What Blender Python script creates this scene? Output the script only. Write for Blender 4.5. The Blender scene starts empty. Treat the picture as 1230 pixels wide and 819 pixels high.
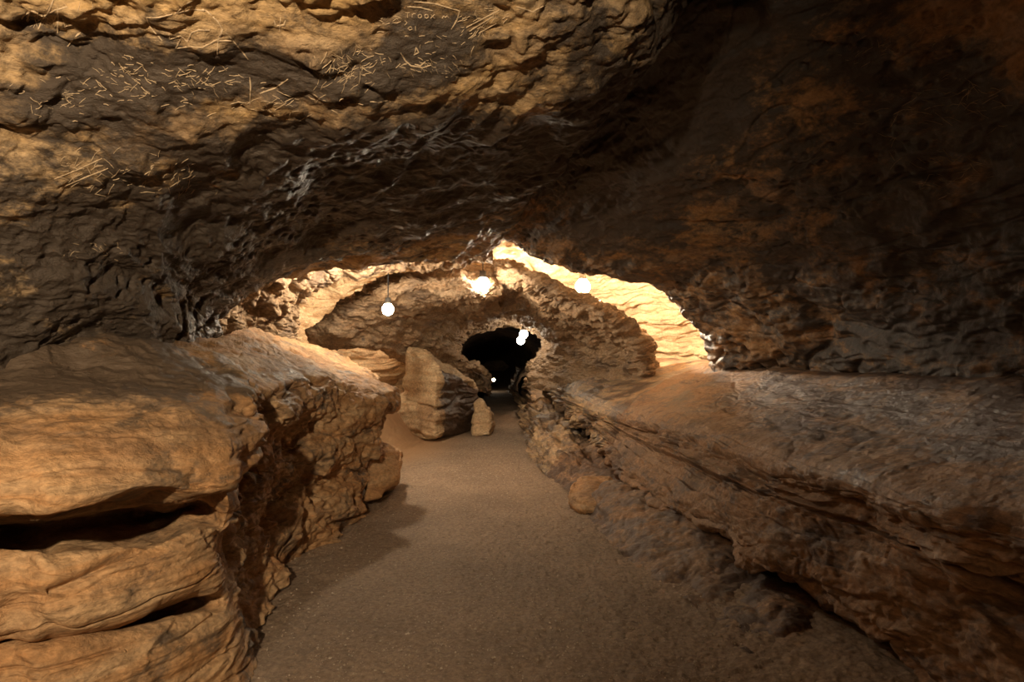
import bpy, math, random
import numpy as np
from mathutils import Vector
from mathutils.bvhtree import BVHTree

SC = bpy.context.scene
COL = SC.collection
F32 = np.float32
QUALITY = 1.0            # mesh density multiplier

# ------------------------------------------------------------------ camera
W_, H_, FPX, EYE, HOR = 1230.0, 819.0, 850.0, 1.55, 430.0
TILT = math.atan((HOR - H_/2) / FPX)
cam_d = bpy.data.cameras.new('camera')
cam = bpy.data.objects.new('camera', cam_d); COL.objects.link(cam)
cam.location = (0, 0, EYE)
cam.rotation_euler = (math.pi/2 + TILT, 0, 0)
cam_d.sensor_width = 36; cam_d.lens = 36*FPX/W_
cam_d.clip_start = .02; cam_d.clip_end = 200
SC.camera = cam
ct, st = math.cos(TILT), math.sin(TILT)

def P(px, py, Y):
    """the point at depth Y along the street of sight measured in the photograph"""
    a = (px - W_/2)/FPX; b = -(py - H_/2)/FPX
    dx, dy, dz = a, ct - b*st, st + b*ct
    k = Y/dy
    return (dx*k, Y, EYE + dz*k)

# ------------------------------------------------------------------ noise
_rs = np.random.RandomState(7)
_perm = np.concatenate([_rs.permutation(256)]*3).astype(np.int32)
_g = _rs.normal(size=(256, 3)); _g /= np.linalg.norm(_g, axis=1)[:, None]; _g = _g.astype(F32)

def perlin(p):
    pi = np.floor(p).astype(np.int32); pf = (p - pi).astype(F32)
    pi &= 255
    u = pf*pf*pf*(pf*(pf*6-15)+10)
    X0, Y0, Z0 = pi[:, 0], pi[:, 1], pi[:, 2]
    def h(i, j, k):
        idx = _perm[_perm[_perm[(X0+i) & 255] + ((Y0+j) & 255)] + ((Z0+k) & 255)]
        g = _g[idx]
        return g[:, 0]*(pf[:, 0]-i) + g[:, 1]*(pf[:, 1]-j) + g[:, 2]*(pf[:, 2]-k)
    def L(a, b, t): return a + (b-a)*t
    x00 = L(h(0,0,0), h(1,0,0), u[:, 0]); x10 = L(h(0,1,0), h(1,1,0), u[:, 0])
    x01 = L(h(0,0,1), h(1,0,1), u[:, 0]); x11 = L(h(0,1,1), h(1,1,1), u[:, 0])
    return L(L(x00, x10, u[:, 1]), L(x01, x11, u[:, 1]), u[:, 2])*1.6

def S(p, sx, sy, sz, off=0.0):
    q = np.empty_like(p); q[:, 0] = p[:, 0]*sx+off; q[:, 1] = p[:, 1]*sy+off*1.7; q[:, 2] = p[:, 2]*sz-off*.6
    return q

def fbm(p, o=4, gain=.5):
    a, t = 1.0, 0
    for i in range(o):
        t = t + a*perlin(p*(2.03**i) + i*17.3); a *= gain
    return t

def ridged(p, o=4, gain=.5):
    a, t = 1.0, 0
    for i in range(o):
        t = t + a*(1-2*np.abs(perlin(p*(2.07**i) + i*11.7))); a *= gain
    return t

def billow(p, o=3, gain=.5):
    a, t = 1.0, 0
    for i in range(o):
        t = t + a*(2*np.abs(perlin(p*(2.07**i) + i*5.1))-.4); a *= gain
    return t

def worley(p):
    """distance to the nearest jittered cell point"""
    pi = np.floor(p).astype(np.int32); best = np.full(len(p), 9, F32)
    for i in (-1, 0, 1):
        for j in (-1, 0, 1):
            for k in (-1, 0, 1):
                c = pi + np.array([i, j, k], np.int32); m = c & 255
                idx = _perm[_perm[_perm[m[:, 0]] + m[:, 1]] + m[:, 2]]
                q = c + .5 + _g[idx]*.42 - p
                best = np.minimum(best, (q*q).sum(1))
    return np.sqrt(best)

def sst(a, b, x):
    t = np.clip((x-a)/(b-a), 0, 1); return t*t*(3-2*t)

# ------------------------------------------------------------------ relief recipes: metres along the normal
def warp(p, k=.25, f=.7):
    q = p.copy()
    q[:, 2] += k*fbm(S(p, f, f, f, 31.0), 3)
    return q

def beds(p, amp=.05, fz=6.0, f=.5, notch=.06, nf=3.0, nthr=.07):
    """bedded sandstone: soft beds weathered back, harder beds standing out, dark parting cracks"""
    q = warp(p, .16, .6)
    d = amp*(1.2*perlin(S(q, f, f, fz*.45, 3)) + .8*perlin(S(q, f*1.6, f*1.6, fz, 9)) + .45*perlin(S(q, f*3, f*3, fz*2.3, 14)))
    n = np.abs(perlin(S(q, f*.9, f*.9, nf, 41)))
    live = sst(-.25, .25, perlin(S(p, .9, .9, 1.2, 77)))
    d -= notch*np.exp(-(n/nthr)**2)*live
    n2 = np.abs(perlin(S(q, f*2.2, f*2.2, nf*2.6, 53)))
    d -= .35*notch*np.exp(-(n2/nthr)**2)*(1-live*.5)
    return d

def rough(p, amp=.02, f=5.0, o=4):
    return amp*fbm(S(p, f, f, f*1.6, 5), o, .55)

def flakes(p, amp=.03, f=3.0):
    """broken flaky steps"""
    q = warp(p, .1, 1.5)
    n = perlin(S(q, f*.6, f*.6, f*1.7, 23)) + .4*perlin(S(q, f*1.5, f*1.5, f*4, 29)) + .12*perlin(S(q, f*4.5, f*4.5, f*9, 37))
    t = n*3.0; s = np.floor(t); r = t - s
    return amp*((s + sst(.35, .65, r))/3.0)

def scallops(p, amp=.05, ax=2.6, ay=1.0, az=3.0):
    """water-worn hollows with sharp crests, drawn out along the passage"""
    q = p.copy(); w = perlin(S(p, .6, .6, .6, 88))
    q[:, 0] += .35*p[:, 1] + .3*w; q[:, 1] += .3*w
    r = 1-np.abs(perlin(S(q, ax*.5, ay*.5, az*.5, 61)))*2.2
    r2 = 1-np.abs(perlin(S(q, ax*1.2, ay*1.1, az*1.2, 67)))*2.2
    r3 = 1-np.abs(perlin(S(q, ax*2.8, ay*2.6, az*2.8, 71)))*2.2
    return amp*(r*.9 + r2*.45 + r3*.2)

def pits(p, amp=.03, f=7.0, sz=1.6, thr=.42):
    w = worley(S(p, f, f, f*sz, 2))
    m = sst(-.1, .35, perlin(S(p, 1.1, 1.1, 2.0, 19)))
    return -amp*(1-sst(.1, thr, w))*m

# ------------------------------------------------------------------ control nets
def cr_matrix(m, t, tens=.5):
    M = np.zeros((len(t), m))
    for r, x in enumerate(t):
        i = min(int(x), m-2); u = x-i
        k = tens
        w = [-k*u+2*k*u*u-k*u**3, 1+(k-3)*u*u+(2-k)*u**3, k*u+(3-2*k)*u*u+(k-2)*u**3, -k*u*u+k*u**3]
        idx = [i-1, i, i+1, i+2]
        for a, b in zip(idx, w):
            if a < 0: M[r, 0] += 2*b; M[r, 1] -= b
            elif a > m-1: M[r, m-1] += 2*b; M[r, m-2] -= b
            else: M[r, a] += b
    return M

def params(weights, total):
    total = int(total*QUALITY)
    w = np.array(weights, float); n = np.maximum(2, np.round(w/w.sum()*total)).astype(int)
    t = []
    for i, k in enumerate(n): t += list(i + np.arange(k)/k)
    t.append(len(w)*1.0)
    return np.array(t)

def net(ctrl, wv, nv, wu, nu, tv=.5, tu=.5):
    C = np.array(ctrl, float)
    v = params(wv, nv); u = params(wu, nu)
    A = cr_matrix(C.shape[0], v, tv); B = cr_matrix(C.shape[1], u, tu)
    G = np.einsum('vi,ijk,uj->vuk', A, C, B)
    return G, v, u

def grid_normals(G):
    dv = np.gradient(G, axis=0); du = np.gradient(G, axis=1)
    n = np.cross(du, dv); n /= (np.linalg.norm(n, axis=2, keepdims=True)+1e-9)
    return n

def smooth2(a, k):
    for _ in range(k):
        b = a.copy()
        b[1:-1] = (a[:-2]+2*a[1:-1]+a[2:])/4; a = b
        b = a.copy(); b[:, 1:-1] = (a[:, :-2]+2*a[:, 1:-1]+a[:, 2:])/4; a = b
    return a

def displaced(G, toward, relief, extra=None):
    """toward: a point on the open side, so that normals look into the cave"""
    n = grid_normals(G)
    n = smooth2(n, 6); n /= (np.linalg.norm(n, axis=2, keepdims=True)+1e-9)
    if callable(toward): T = toward(G)
    else: T = np.array(toward) - G
    if (np.sum(n*T, axis=2)).mean() < 0: n = -n
    sh = G.shape[:2]
    p = G.reshape(-1, 3).astype(F32); nn = n.reshape(-1, 3)
    d = np.zeros(len(p)); CH = 200000
    for a in range(0, len(p), CH):
        d[a:a+CH] = relief(p[a:a+CH], nn[a:a+CH])
    d = d.reshape(sh)
    if extra is not None: d = d + extra
    return G + n*d[..., None], n

def mesh_grid(name, G, mat, parent=None, origin=None, closed_u=False, attrs=None, flip=False):
    nv, nu = G.shape[:2]
    me = bpy.data.meshes.new(name)
    o = np.array(origin if origin is not None else (0, 0, 0), float)
    co = (G.reshape(-1, 3)-o).astype(F32)
    i = np.arange(nv-1)[:, None]*nu + np.arange(nu-1)[None]
    q = np.stack([i, i+1, i+nu+1, i+nu], -1).reshape(-1, 4)
    if closed_u:
        j = np.arange(nv-1)*nu
        q = np.concatenate([q, np.stack([j+nu-1, j, j+nu, j+2*nu-1], -1)])
    if flip: q = q[:, ::-1]
    me.vertices.add(len(co)); me.vertices.foreach_set('co', co.ravel())
    me.loops.add(q.size); me.loops.foreach_set('vertex_index', np.ascontiguousarray(q).ravel().astype(np.int32))
    me.polygons.add(len(q)); me.polygons.foreach_set('loop_start', (np.arange(len(q))*4).astype(np.int32))
    me.polygons.foreach_set('loop_total', np.full(len(q), 4, np.int32))
    me.update(calc_edges=True)
    me.polygons.foreach_set('use_smooth', np.ones(len(q), bool))
    for k, v in (attrs or {}).items():
        at = me.attributes.new(k, 'FLOAT', 'POINT'); at.data.foreach_set('value', v.ravel().astype(F32))
    me.materials.append(mat)
    ob = bpy.data.objects.new(name, me); COL.objects.link(ob)
    if parent is None: ob.location = o
    else: ob.parent = parent; ob.location = o - np.array(parent.location)
    return ob

def tag(o, label=None, cat=None, group=None, kind=None):
    if label: o['label'] = label
    if cat: o['category'] = cat
    if group: o['group'] = group
    if kind: o['kind'] = kind
    return o

# ------------------------------------------------------------------ materials
def new_mat(name):
    m = bpy.data.materials.new(name); m.use_nodes = True
    nt = m.node_tree; nt.nodes.clear()
    out = nt.nodes.new('ShaderNodeOutputMaterial'); b = nt.nodes.new('ShaderNodeBsdfPrincipled')
    nt.links.new(b.outputs[0], out.inputs[0])
    return m, nt, b

def rock_mat(name, pale, mid, deep, stain_shade, soot_shade=0.0, rough_=.75, spec=.35, bump=.5, fscale=1.0, zs=5.0, soot_lo=.44, soot_hi=.64):
    m, nt, b = new_mat(name); N = nt.nodes.new; L = nt.links.new
    geo = N('ShaderNodeNewGeometry')
    def mapping(sx, sy, sz, loc=(0,0,0)):
        mp = N('ShaderNodeMapping'); mp.inputs['Scale'].default_value = (sx, sy, sz); mp.inputs['Location'].default_value = loc
        L(geo.outputs['Position'], mp.inputs['Vector']); return mp
    def noise(mp, s, det=6, r=.6, dist=0.0):
        n = N('ShaderNodeTexNoise'); n.inputs['Scale'].default_value = s; n.inputs['Detail'].default_value = det
        n.inputs['Roughness'].default_value = r; n.inputs['Distortion'].default_value = dist
        L(mp.outputs[0], n.inputs['Vector']); return n
    def mrange(src, a, c, lo=0.0, hi=1.0):
        r = N('ShaderNodeMapRange'); r.interpolation_type = 'SMOOTHSTEP'
        r.inputs[1].default_value = a; r.inputs[2].default_value = c; r.inputs[3].default_value = lo; r.inputs[4].default_value = hi
        L(src, r.inputs[0]); return r
    def mix(fac, a, c, mode='MIX'):
        x = N('ShaderNodeMix'); x.data_type = 'RGBA'; x.blend_type = mode
        if isinstance(fac, float): x.inputs[0].default_value = fac
        else: L(fac, x.inputs[0])
        for s, v in ((6, a), (7, c)):
            if isinstance(v, tuple): x.inputs[s].default_value = (*v, 1)
            else: L(v, x.inputs[s])
        return x
    bands = noise(mapping(.7*fscale, .7*fscale, zs*fscale), 1.6, 5, .6, .6)
    blot = noise(mapping(fscale, fscale, 1.6*fscale, (4, 2, 9)), 1.3, 6, .6, .3)
    grain = noise(mapping(1, 1, 1.5), 26, 5, .65)
    c = mix(mrange(bands.outputs[0], .38, .62).outputs[0], pale, mid)
    c = mix(mrange(blot.outputs[0], .50, .68).outputs[0], c.outputs[2], deep)
    g = mrange(grain.outputs[0], .25, .75, .62, 1.25)
    hs = N('ShaderNodeHueSaturation'); L(c.outputs[2], hs.inputs['Color']); L(g.outputs[0], hs.inputs['Value'])
    # sooty and manganese stains; the attribute also carries painted shade
    sn = noise(mapping(1.0*fscale, .8*fscale, 1.7*fscale, (7, 1, 3)), 2.2, 7, .68, .5)
    at = N('ShaderNodeAttribute'); at.attribute_name = 'soot_shade'
    sn2 = noise(mapping(1.3, 1.0, 2.4, (2, 8, 5)), 9, 6, .72, .4)
    sm = N('ShaderNodeMath'); sm.operation = 'MULTIPLY_ADD'; L(sn2.outputs[0], sm.inputs[0]); sm.inputs[1].default_value = .45
    sh_ = N('ShaderNodeMath'); sh_.operation = 'SUBTRACT'; L(sn.outputs[0], sh_.inputs[0]); sh_.inputs[1].default_value = .225; L(sh_.outputs[0], sm.inputs[2])
    ad = N('ShaderNodeMath'); ad.operation = 'ADD'; L(sm.outputs[0], ad.inputs[0])
    ad2 = N('ShaderNodeMath'); ad2.operation = 'MULTIPLY_ADD'; L(at.outputs['Fac'], ad2.inputs[0]); ad2.inputs[1].default_value = .35; ad2.inputs[2].default_value = soot_shade - .35*.5
    L(ad2.outputs[0], ad.inputs[1])
    sf = mrange(ad.outputs[0], soot_lo, soot_hi)
    c2 = mix(sf.outputs[0], hs.outputs[0], stain_shade)
    L(c2.outputs[2], b.inputs['Base Color'])
    rr = mrange(sf.outputs[0], 0, 1, rough_, rough_-.18); L(rr.outputs[0], b.inputs['Roughness'])
    b.inputs['Specular IOR Level'].default_value = spec
    # fine relief of the stone
    n1 = noise(mapping(1, 1, 2.2), 14, 8, .68, .3); n2 = noise(mapping(1, 1, 1.6), 70, 4, .6)
    vo = N('ShaderNodeTexVoronoi'); vo.inputs['Scale'].default_value = 22; vo.feature = 'SMOOTH_F1'; L(mapping(1, 1, 1.8).outputs[0], vo.inputs['Vector'])
    a1 = N('ShaderNodeMath'); a1.operation = 'MULTIPLY_ADD'; L(n2.outputs[0], a1.inputs[0]); a1.inputs[1].default_value = .22; L(n1.outputs[0], a1.inputs[2])
    a2 = N('ShaderNodeMath'); a2.operation = 'MULTIPLY_ADD'; L(vo.outputs[0], a2.inputs[0]); a2.inputs[1].default_value = .35; L(a1.outputs[0], a2.inputs[2])
    bp = N('ShaderNodeBump'); bp.inputs['Strength'].default_value = bump; bp.inputs['Distance'].default_value = .03
    L(a2.outputs[0], bp.inputs['Height']); L(bp.outputs[0], b.inputs['Normal'])
    return m

M_ceil = rock_mat('sooty_sandstone', (.52,.36,.20), (.46,.29,.125), (.25,.165,.095), (.078,.058,.043), soot_shade=.0, rough_=.64, spec=.28, bump=.8)
M_wallr = rock_mat('dark_sandstone', (.30,.195,.115), (.40,.22,.09), (.17,.11,.068), (.06,.046,.037), soot_shade=.05, rough_=.62, spec=.45, bump=.5, zs=4)
M_ledgel = rock_mat('warm_sandstone', (.50,.32,.17), (.44,.235,.10), (.28,.16,.08), (.13,.09,.06), soot_shade=-.05, rough_=.75, bump=.7)
M_ledger = rock_mat('brown_sandstone', (.36,.225,.135), (.34,.185,.09), (.20,.12,.07), (.105,.062,.041), soot_shade=-.03, rough_=.70, spec=.35, bump=.7)
M_pale = rock_mat('pale_sandstone', (.60,.44,.265), (.52,.345,.19), (.38,.24,.13), (.105,.066,.045), soot_shade=-.09, rough_=.7, bump=.4, zs=7)
M_mass = rock_mat('grey_brown_sandstone', (.34,.235,.145), (.30,.19,.105), (.18,.12,.078), (.075,.055,.042), soot_shade=.03, rough_=.66, spec=.35, bump=.7, fscale=1.3)
M_farl = rock_mat('buff_sandstone', (.50,.35,.20), (.44,.27,.14), (.28,.17,.10), (.12,.08,.055), soot_shade=-.03, rough_=.55, spec=.5, bump=.7, zs=6)
M_dark = rock_mat('tunnel_sandstone', (.20,.14,.09), (.18,.11,.07), (.12,.08,.05), (.05,.04,.03), soot_shade=.1, rough_=.8)

def floor_mat():
    m, nt, b = new_mat('trodden_sand'); N = nt.nodes.new; L = nt.links.new
    geo = N('ShaderNodeNewGeometry')
    def noise(s, det, r=.6, sc=(1,1,1)):
        mp = N('ShaderNodeMapping'); mp.inputs['Scale'].default_value = sc; L(geo.outputs['Position'], mp.inputs[0])
        n = N('ShaderNodeTexNoise'); n.inputs['Scale'].default_value = s; n.inputs['Detail'].default_value = det; n.inputs['Roughness'].default_value = r
        L(mp.outputs[0], n.inputs['Vector']); return n
    r = N('ShaderNodeValToRGB'); e = r.color_ramp.elements
    e[0].position = .3; e[0].color = (.16,.108,.074,1); e[1].position = .68; e[1].color = (.42,.305,.21,1)
    n = noise(30, 8, .75); L(n.outputs[0], r.inputs[0])
    big = noise(1.1, 4); mr = N('ShaderNodeMapRange'); L(big.outputs[0], mr.inputs[0]); mr.inputs[1].default_value=.3; mr.inputs[2].default_value=.7; mr.inputs[3].default_value=.8; mr.inputs[4].default_value=1.15
    hs = N('ShaderNodeHueSaturation'); L(r.outputs[0], hs.inputs['Color']); L(mr.outputs[0], hs.inputs['Value'])
    at = N('ShaderNodeAttribute'); at.attribute_name = 'sand'
    mx = N('ShaderNodeMix'); mx.data_type = 'RGBA'; L(at.outputs['Fac'], mx.inputs[0]); L(hs.outputs[0], mx.inputs[6]); mx.inputs[7].default_value = (.42,.25,.13,1)
    L(mx.outputs[2], b.inputs['Base Color']); b.inputs['Roughness'].default_value = .8; b.inputs['Specular IOR Level'].default_value = .3
    n2 = noise(60, 6, .7); n3 = noise(9, 5, .6, (1, 1.6, 1))
    a = N('ShaderNodeMath'); a.operation = 'MULTIPLY_ADD'; L(n3.outputs[0], a.inputs[0]); a.inputs[1].default_value = 1.2; L(n2.outputs[0], a.inputs[2])
    bp = N('ShaderNodeBump'); bp.inputs['Strength'].default_value = .55; bp.inputs['Distance'].default_value = .02
    L(a.outputs[0], bp.inputs['Height']); L(bp.outputs[0], b.inputs['Normal'])
    return m
M_floor = floor_mat()

def plain_mat(name, col, rough_=.5, metal=0.0):
    m, nt, b = new_mat(name)
    n = nt.nodes.new('ShaderNodeTexNoise'); n.inputs['Scale'].default_value = 30
    h = nt.nodes.new('ShaderNodeMix'); h.data_type = 'RGBA'; nt.links.new(n.outputs[0], h.inputs[0])
    h.inputs[6].default_value = (*[c*.8 for c in col], 1); h.inputs[7].default_value = (*[min(1, c*1.2) for c in col], 1)
    nt.links.new(h.outputs[2], b.inputs['Base Color']); b.inputs['Roughness'].default_value = rough_; b.inputs['Metallic'].default_value = metal
    return m
M_metal = plain_mat('dull_metal', (.12,.11,.10), .5, .6)
M_cable = plain_mat('black_rubber', (.02,.02,.02), .6)

def glow_mat(name, col, strength):
    m = bpy.data.materials.new(name); m.use_nodes = True; nt = m.node_tree; nt.nodes.clear()
    out = nt.nodes.new('ShaderNodeOutputMaterial'); e = nt.nodes.new('ShaderNodeEmission')
    e.inputs[0].default_value = (*col, 1); e.inputs[1].default_value = strength
    nt.links.new(e.outputs[0], out.inputs[0]); return m

# ------------------------------------------------------------------ floor
def floor_z(x, y):
    z = .026*np.maximum(y-8, 0)
    d = np.sqrt(((x+2.75)/1.25)**2 + ((y-12.4)/2.6)**2)      # drift of sand in the left recess
    m = np.clip(1-d, 0, 1); z = z + 1.05*m*m*(3-2*m)
    z = z + .10*sst(.9, 1.8, x)*sst(9, 6, y)
    return z
def build_floor():
    ys = np.concatenate([np.linspace(-5, 2.6, 60), 2.6*np.exp(np.linspace(0.004, math.log(42/2.6), 760))])
    xs = np.concatenate([np.linspace(-5.5, -2, 60), np.linspace(-1.99, 2.2, 520), np.linspace(2.25, 4.5, 50)])
    X, Y = np.meshgrid(xs, ys); Z = floor_z(X, Y)
    G = np.stack([X, Y, Z], -1)
    def rel(p, n):
        d = .012*fbm(S(p, 1.2, 1.2, 1, 4), 3) + .009*fbm(S(p, 9, 7, 1, 8), 4, .6) + .006*fbm(S(p, 34, 30, 1, 6), 2)
        return d
    D, _ = displaced(G, (0, 0, 50), rel)
    d = np.sqrt(((X+2.6)/1.7)**2 + ((Y-12.4)/3.2)**2)
    sand = sst(1.15, .6, d)
    edge = sst(.55, .95, X - (0.62+.012*(8-Y)**2*(Y<8)*.9))*.0
    ob = mesh_grid('floor', D, M_floor, attrs={'sand': sand+edge})
    tag(ob, 'trodden sandy gravel path running along the cave passage', kind='structure', cat='floor')
    return ob
build_floor()

def W(x, y, z): return (x, y, z)

# ------------------------------------------------------------------ left ledge
# rails: floor edge, lower face, lower parting, lower bulge, upper parting, overhang, shoulder, back, under the wall
LL = [
 [W(-1.9,-4,-.1), W(-2.0,-4,.3), W(-2.1,-4,.5), W(-1.9,-4,.7), W(-2.3,-4,.95), W(-2.0,-4,1.05), W(-2.1,-4,1.4), W(-2.7,-4,1.65), W(-3.1,-4,1.7)],
 [W(-2.2,.6,-.1), W(-2.25,.6,.3), W(-2.4,.6,.5), W(-2.2,.6,.7), W(-2.6,.6,.9), W(-2.2,.6,1.0), W(-2.3,.6,1.4), W(-2.75,.6,1.62), W(-3.1,.6,1.68)],
 [P(-60,1000,2.5), P(-60,870,2.5), P(-60,792,3.1), P(-60,735,2.45), P(-60,652,3.7), P(-60,628,2.4), P(-60,500,2.7), P(-120,412,3.4), P(-150,405,3.9)],
 [P(60,960,2.64), P(60,860,2.65), P(60,768,3.3), P(60,712,2.6), P(60,640,3.8), P(60,616,2.58), P(60,500,2.95), P(40,410,3.8), P(30,403,4.4)],
 [P(170,910,2.92), P(165,830,2.9), P(160,750,3.45), P(168,690,2.85), P(170,630,3.9), P(172,600,2.85), P(170,490,3.25), P(150,412,4.1), P(140,404,4.8)],
 [P(225,890,3.06), P(215,800,3.1), P(218,728,3.5), P(252,682,3.08), P(236,622,3.75), P(258,588,3.15), P(245,482,3.55), P(215,412,4.6), P(205,404,5.3)],
 [P(284,845,3.3), P(281,770,3.4), P(276,715,3.42), P(268,660,3.35), P(272,626,3.5), P(292,575,3.38), P(281,488,3.75), P(262,413,5.2), P(250,402,5.9)],
 [P(293,765,4.0), P(284,700,4.1), P(280,660,4.1), P(282,620,4.1), P(284,590,4.1), P(290,540,4.2), P(302,474,4.45), P(295,407,5.9), P(280,396,6.6)],
 [P(327,715,4.65), P(318,660,4.75), P(312,620,4.85), P(318,580,4.8), P(322,545,4.85), P(332,510,4.8), P(350,459,5.2), P(325,412,6.7), P(300,398,7.4)],
 [P(363,678,5.38), P(360,620,5.5), P(352,580,5.65), P(362,552,5.5), P(358,528,5.7), P(362,495,5.6), P(385,457,6.1), P(352,420,7.5), P(325,402,8.1)],
 [P(408,645,6.2), P(410,600,6.3), P(404,570,6.45), P(412,540,6.3), P(412,518,6.5), P(417,490,6.4), P(425,465,6.9), P(392,430,8.3), P(365,412,8.9)],
 [P(434,618,7.0), P(436,590,7.1), P(434,560,7.25), P(450,530,7.1), P(452,512,7.3), P(462,492,7.2), P(460,472,7.6), P(428,436,9.0), P(400,424,9.6)],
 [P(425,605,7.9), P(428,580,8.0), P(428,560,8.0), P(440,535,7.9), P(440,515,8.0), P(450,495,8.0), P(462,478,8.2), P(440,446,9.6), P(415,432,10.2)],
 [P(380,600,9.2), P(385,575,9.3), P(390,555,9.3), P(395,535,9.2), P(395,515,9.2), P(400,495,9.2), P(415,480,9.4), P(420,455,10.3), P(400,440,11)],
]
BAND = {2: (-60,2.45,800,786,672,626,1), 3: (60,2.6,776,761,661,613,1), 4: (168,2.85,757,736,648,592,1), 5: (238,3.1,735,712,628,592,.7)}
def with_lips(i, r):
    F_, G_, H_, I_, J_, K_, L_, N_, N2_ = [np.array(c, float) for c in r]
    if i in BAND:
        x, Y, a, b, c, d, k = BAND[i]
        Ga = np.array(P(x-8, a, Y+.05)); Gb = Ga + (-.12*k, .25*k, -.07*k); Hh = np.array(P(x-8, (a+b)/2, Y+.5*k)); Io = np.array(P(x-4, b, Y+.02))
        Im = np.array(P(x, (b+c)/2, Y-.04)); Ia = np.array(P(x, c, Y+.06)); Ib = Ia + (-.2*k, .34*k, -.13*k); Jj = np.array(P(x-4, (c*.4+d*.6), Y+.95*k)); Kk = np.array(P(x+4, d, Y-.03))
        Gm = np.array(P(x-4, a+60, Y-.02))
        return [F_, Gm, Ga, Gb, Hh, Io, Im, Ia, Ib, Jj, Kk, L_, (L_+N_)*.5-(0,0,.03), N_-(0,0,.04), N2_-(0,0,.02)]
    t = .1
    return [F_, G_, G_*.35+H_*.65, G_*.15+H_*.85, H_, H_*.7+I_*.3, I_, I_*.35+J_*.65, I_*.12+J_*.88, J_, K_, L_, (L_+N_)*.5-(0,0,.01), N_-(0,0,.03), N2_]
LL = [with_lips(i, r) for i, r in enumerate(LL)]
def rel_ledge_left(p, n):
    far = sst(3.3, 3.9, p[:, 1])                               # knobbly pitted face past the corner
    d = beds(p, .022+.02*far, 6, .45, .05, 2.6, .045) + rough(p, .012, 3.0, 5) + flakes(p, .045, 1.1)
    d = d + far*(.06*billow(S(p, 1.3, 1.3, 1.6, 12), 4, .5) + pits(p, .10, 3.6, 1.0, .55) + flakes(p, .08, 2.0) + rough(p, .02, 6, 3))
    d = d*(1-.55*far*sst(.5, .85, n[:, 2]))
    d = d + .012*(1-far)*fbm(S(p, 1.2, 1.2, 22, 33), 3)*sst(.8, .2, np.abs(n[:, 2]))
    return d
G, v, u = net(LL, [1,6,10,10,9,9,8,8,8,8,7,4,3], 800, [6,9,3,4,3,7,8,3,5,4,12,7,6,2], 640)
D, _ = displaced(G, (0, 4, 1.5), rel_ledge_left)
dust = .5+.75*sst(10.3, 11.8, u)[None, :]*sst(5.2, 4.0, D[..., 1])          # grey-brown dust lying on the shoulder
ob = mesh_grid('rock_ledge', D, M_ledgel, origin=(-1.8, 4, 0), attrs={'soot_shade': dust})
tag(ob, 'tan sandstone ledge with deep horizontal partings along the left side of the path', 'rock ledge')

# ------------------------------------------------------------------ right ledge
# rails: floor edge, bench, undercut, lower lip, crack, upper lip, middle of the top, back, under the wall
RL = [
 [W(1.2,-4,-.05), W(1.6,-4,.1), W(2.1,-4,.15), W(1.9,-4,.3), W(1.95,-4,.6), W(2.1,-4,.85), W(2.6,-4,1.1), W(3.2,-4,1.42), W(3.6,-4,1.5)],
 [W(1.3,1.5,-.05), W(1.6,1.6,.05), W(1.95,1.8,.02), W(1.95,1.9,.12), W(1.97,1.9,.5), W(2.08,1.9,.85), W(2.6,2,1.12), W(3.15,2.2,1.42), W(3.5,2.2,1.5)],
 [P(942,828,3.35), P(1030,795,3.6), P(1110,800,3.75), P(1110,815,3.2), P(1235,712,2.9), P(1235,640,2.85), P(1320,540,3.1), P(1400,458,3.6), P(1440,452,3.9)],
 [P(891,782,3.74), P(985,742,4.1), P(1045,738,4.35), P(1077,760,3.45), P(1152,682,3.15), P(1127,614,3.25), P(1200,530,3.7), P(1260,457,4.3), P(1290,450,4.6)],
 [P(835,730,4.4), P(930,690,4.7), P(990,700,4.95), P(1004,714,3.85), P(1065,642,3.75), P(1040,583,3.85), P(1110,515,4.5), P(1150,454,5.2), P(1190,448,5.6)],
 [P(784,695,5.0), P(865,645,5.4), P(922,655,5.65), P(935,690,4.3), P(973,612,4.35), P(962,561,4.6), P(1020,502,5.4), P(1060,451,6.0), P(1100,446,6.4)],
 [P(738,658,5.8), P(800,612,6.2), P(855,615,6.5), P(862,642,5.1), P(891,586,5.2), P(896,540,5.5), P(950,490,6.2), P(980,449,7.1), P(1010,444,7.5)],
 [P(707,622,6.9), P(745,585,7.2), P(795,588,7.7), P(788,602,6.4), P(825,556,6.5), P(835,518,6.7), P(890,475,7.6), P(915,444,8.3), P(940,440,8.7)],
 [P(681,590,8.2), P(712,570,8.6), P(758,556,9.1), P(737,552,8.1), P(765,527,8.05), P(772,503,8.2), P(825,465,9), P(865,439,9.7), P(890,435,10.1)],
 [P(640,553,10.4), P(675,522,10.6), P(724,536,11), P(715,522,9.9), P(712,500,9.8), P(724,486,10), P(765,458,11), P(820,438,12), P(850,432,12.6)],
 [P(630,503,15.8), P(650,482,15), P(674,486,15.2), P(672,478,13.4), P(670,472,13.4), P(674,463,13.5), P(700,447,13.8), P(765,437,15), P(790,430,15.5)],
 [P(620,478,20.6), P(632,464,20.), P(640,458,20.2), P(645,450,18), P(647,446,18), P(650,441,18), P(665,436,18.5), P(700,432,18.5), P(720,428,19)],
 [P(611,474,25), P(618,466,25), P(620,462,25), P(622,455,24), P(624,450,24), P(627,445,24), P(640,440,24), P(660,435,24), P(680,430,24)],
]
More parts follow.
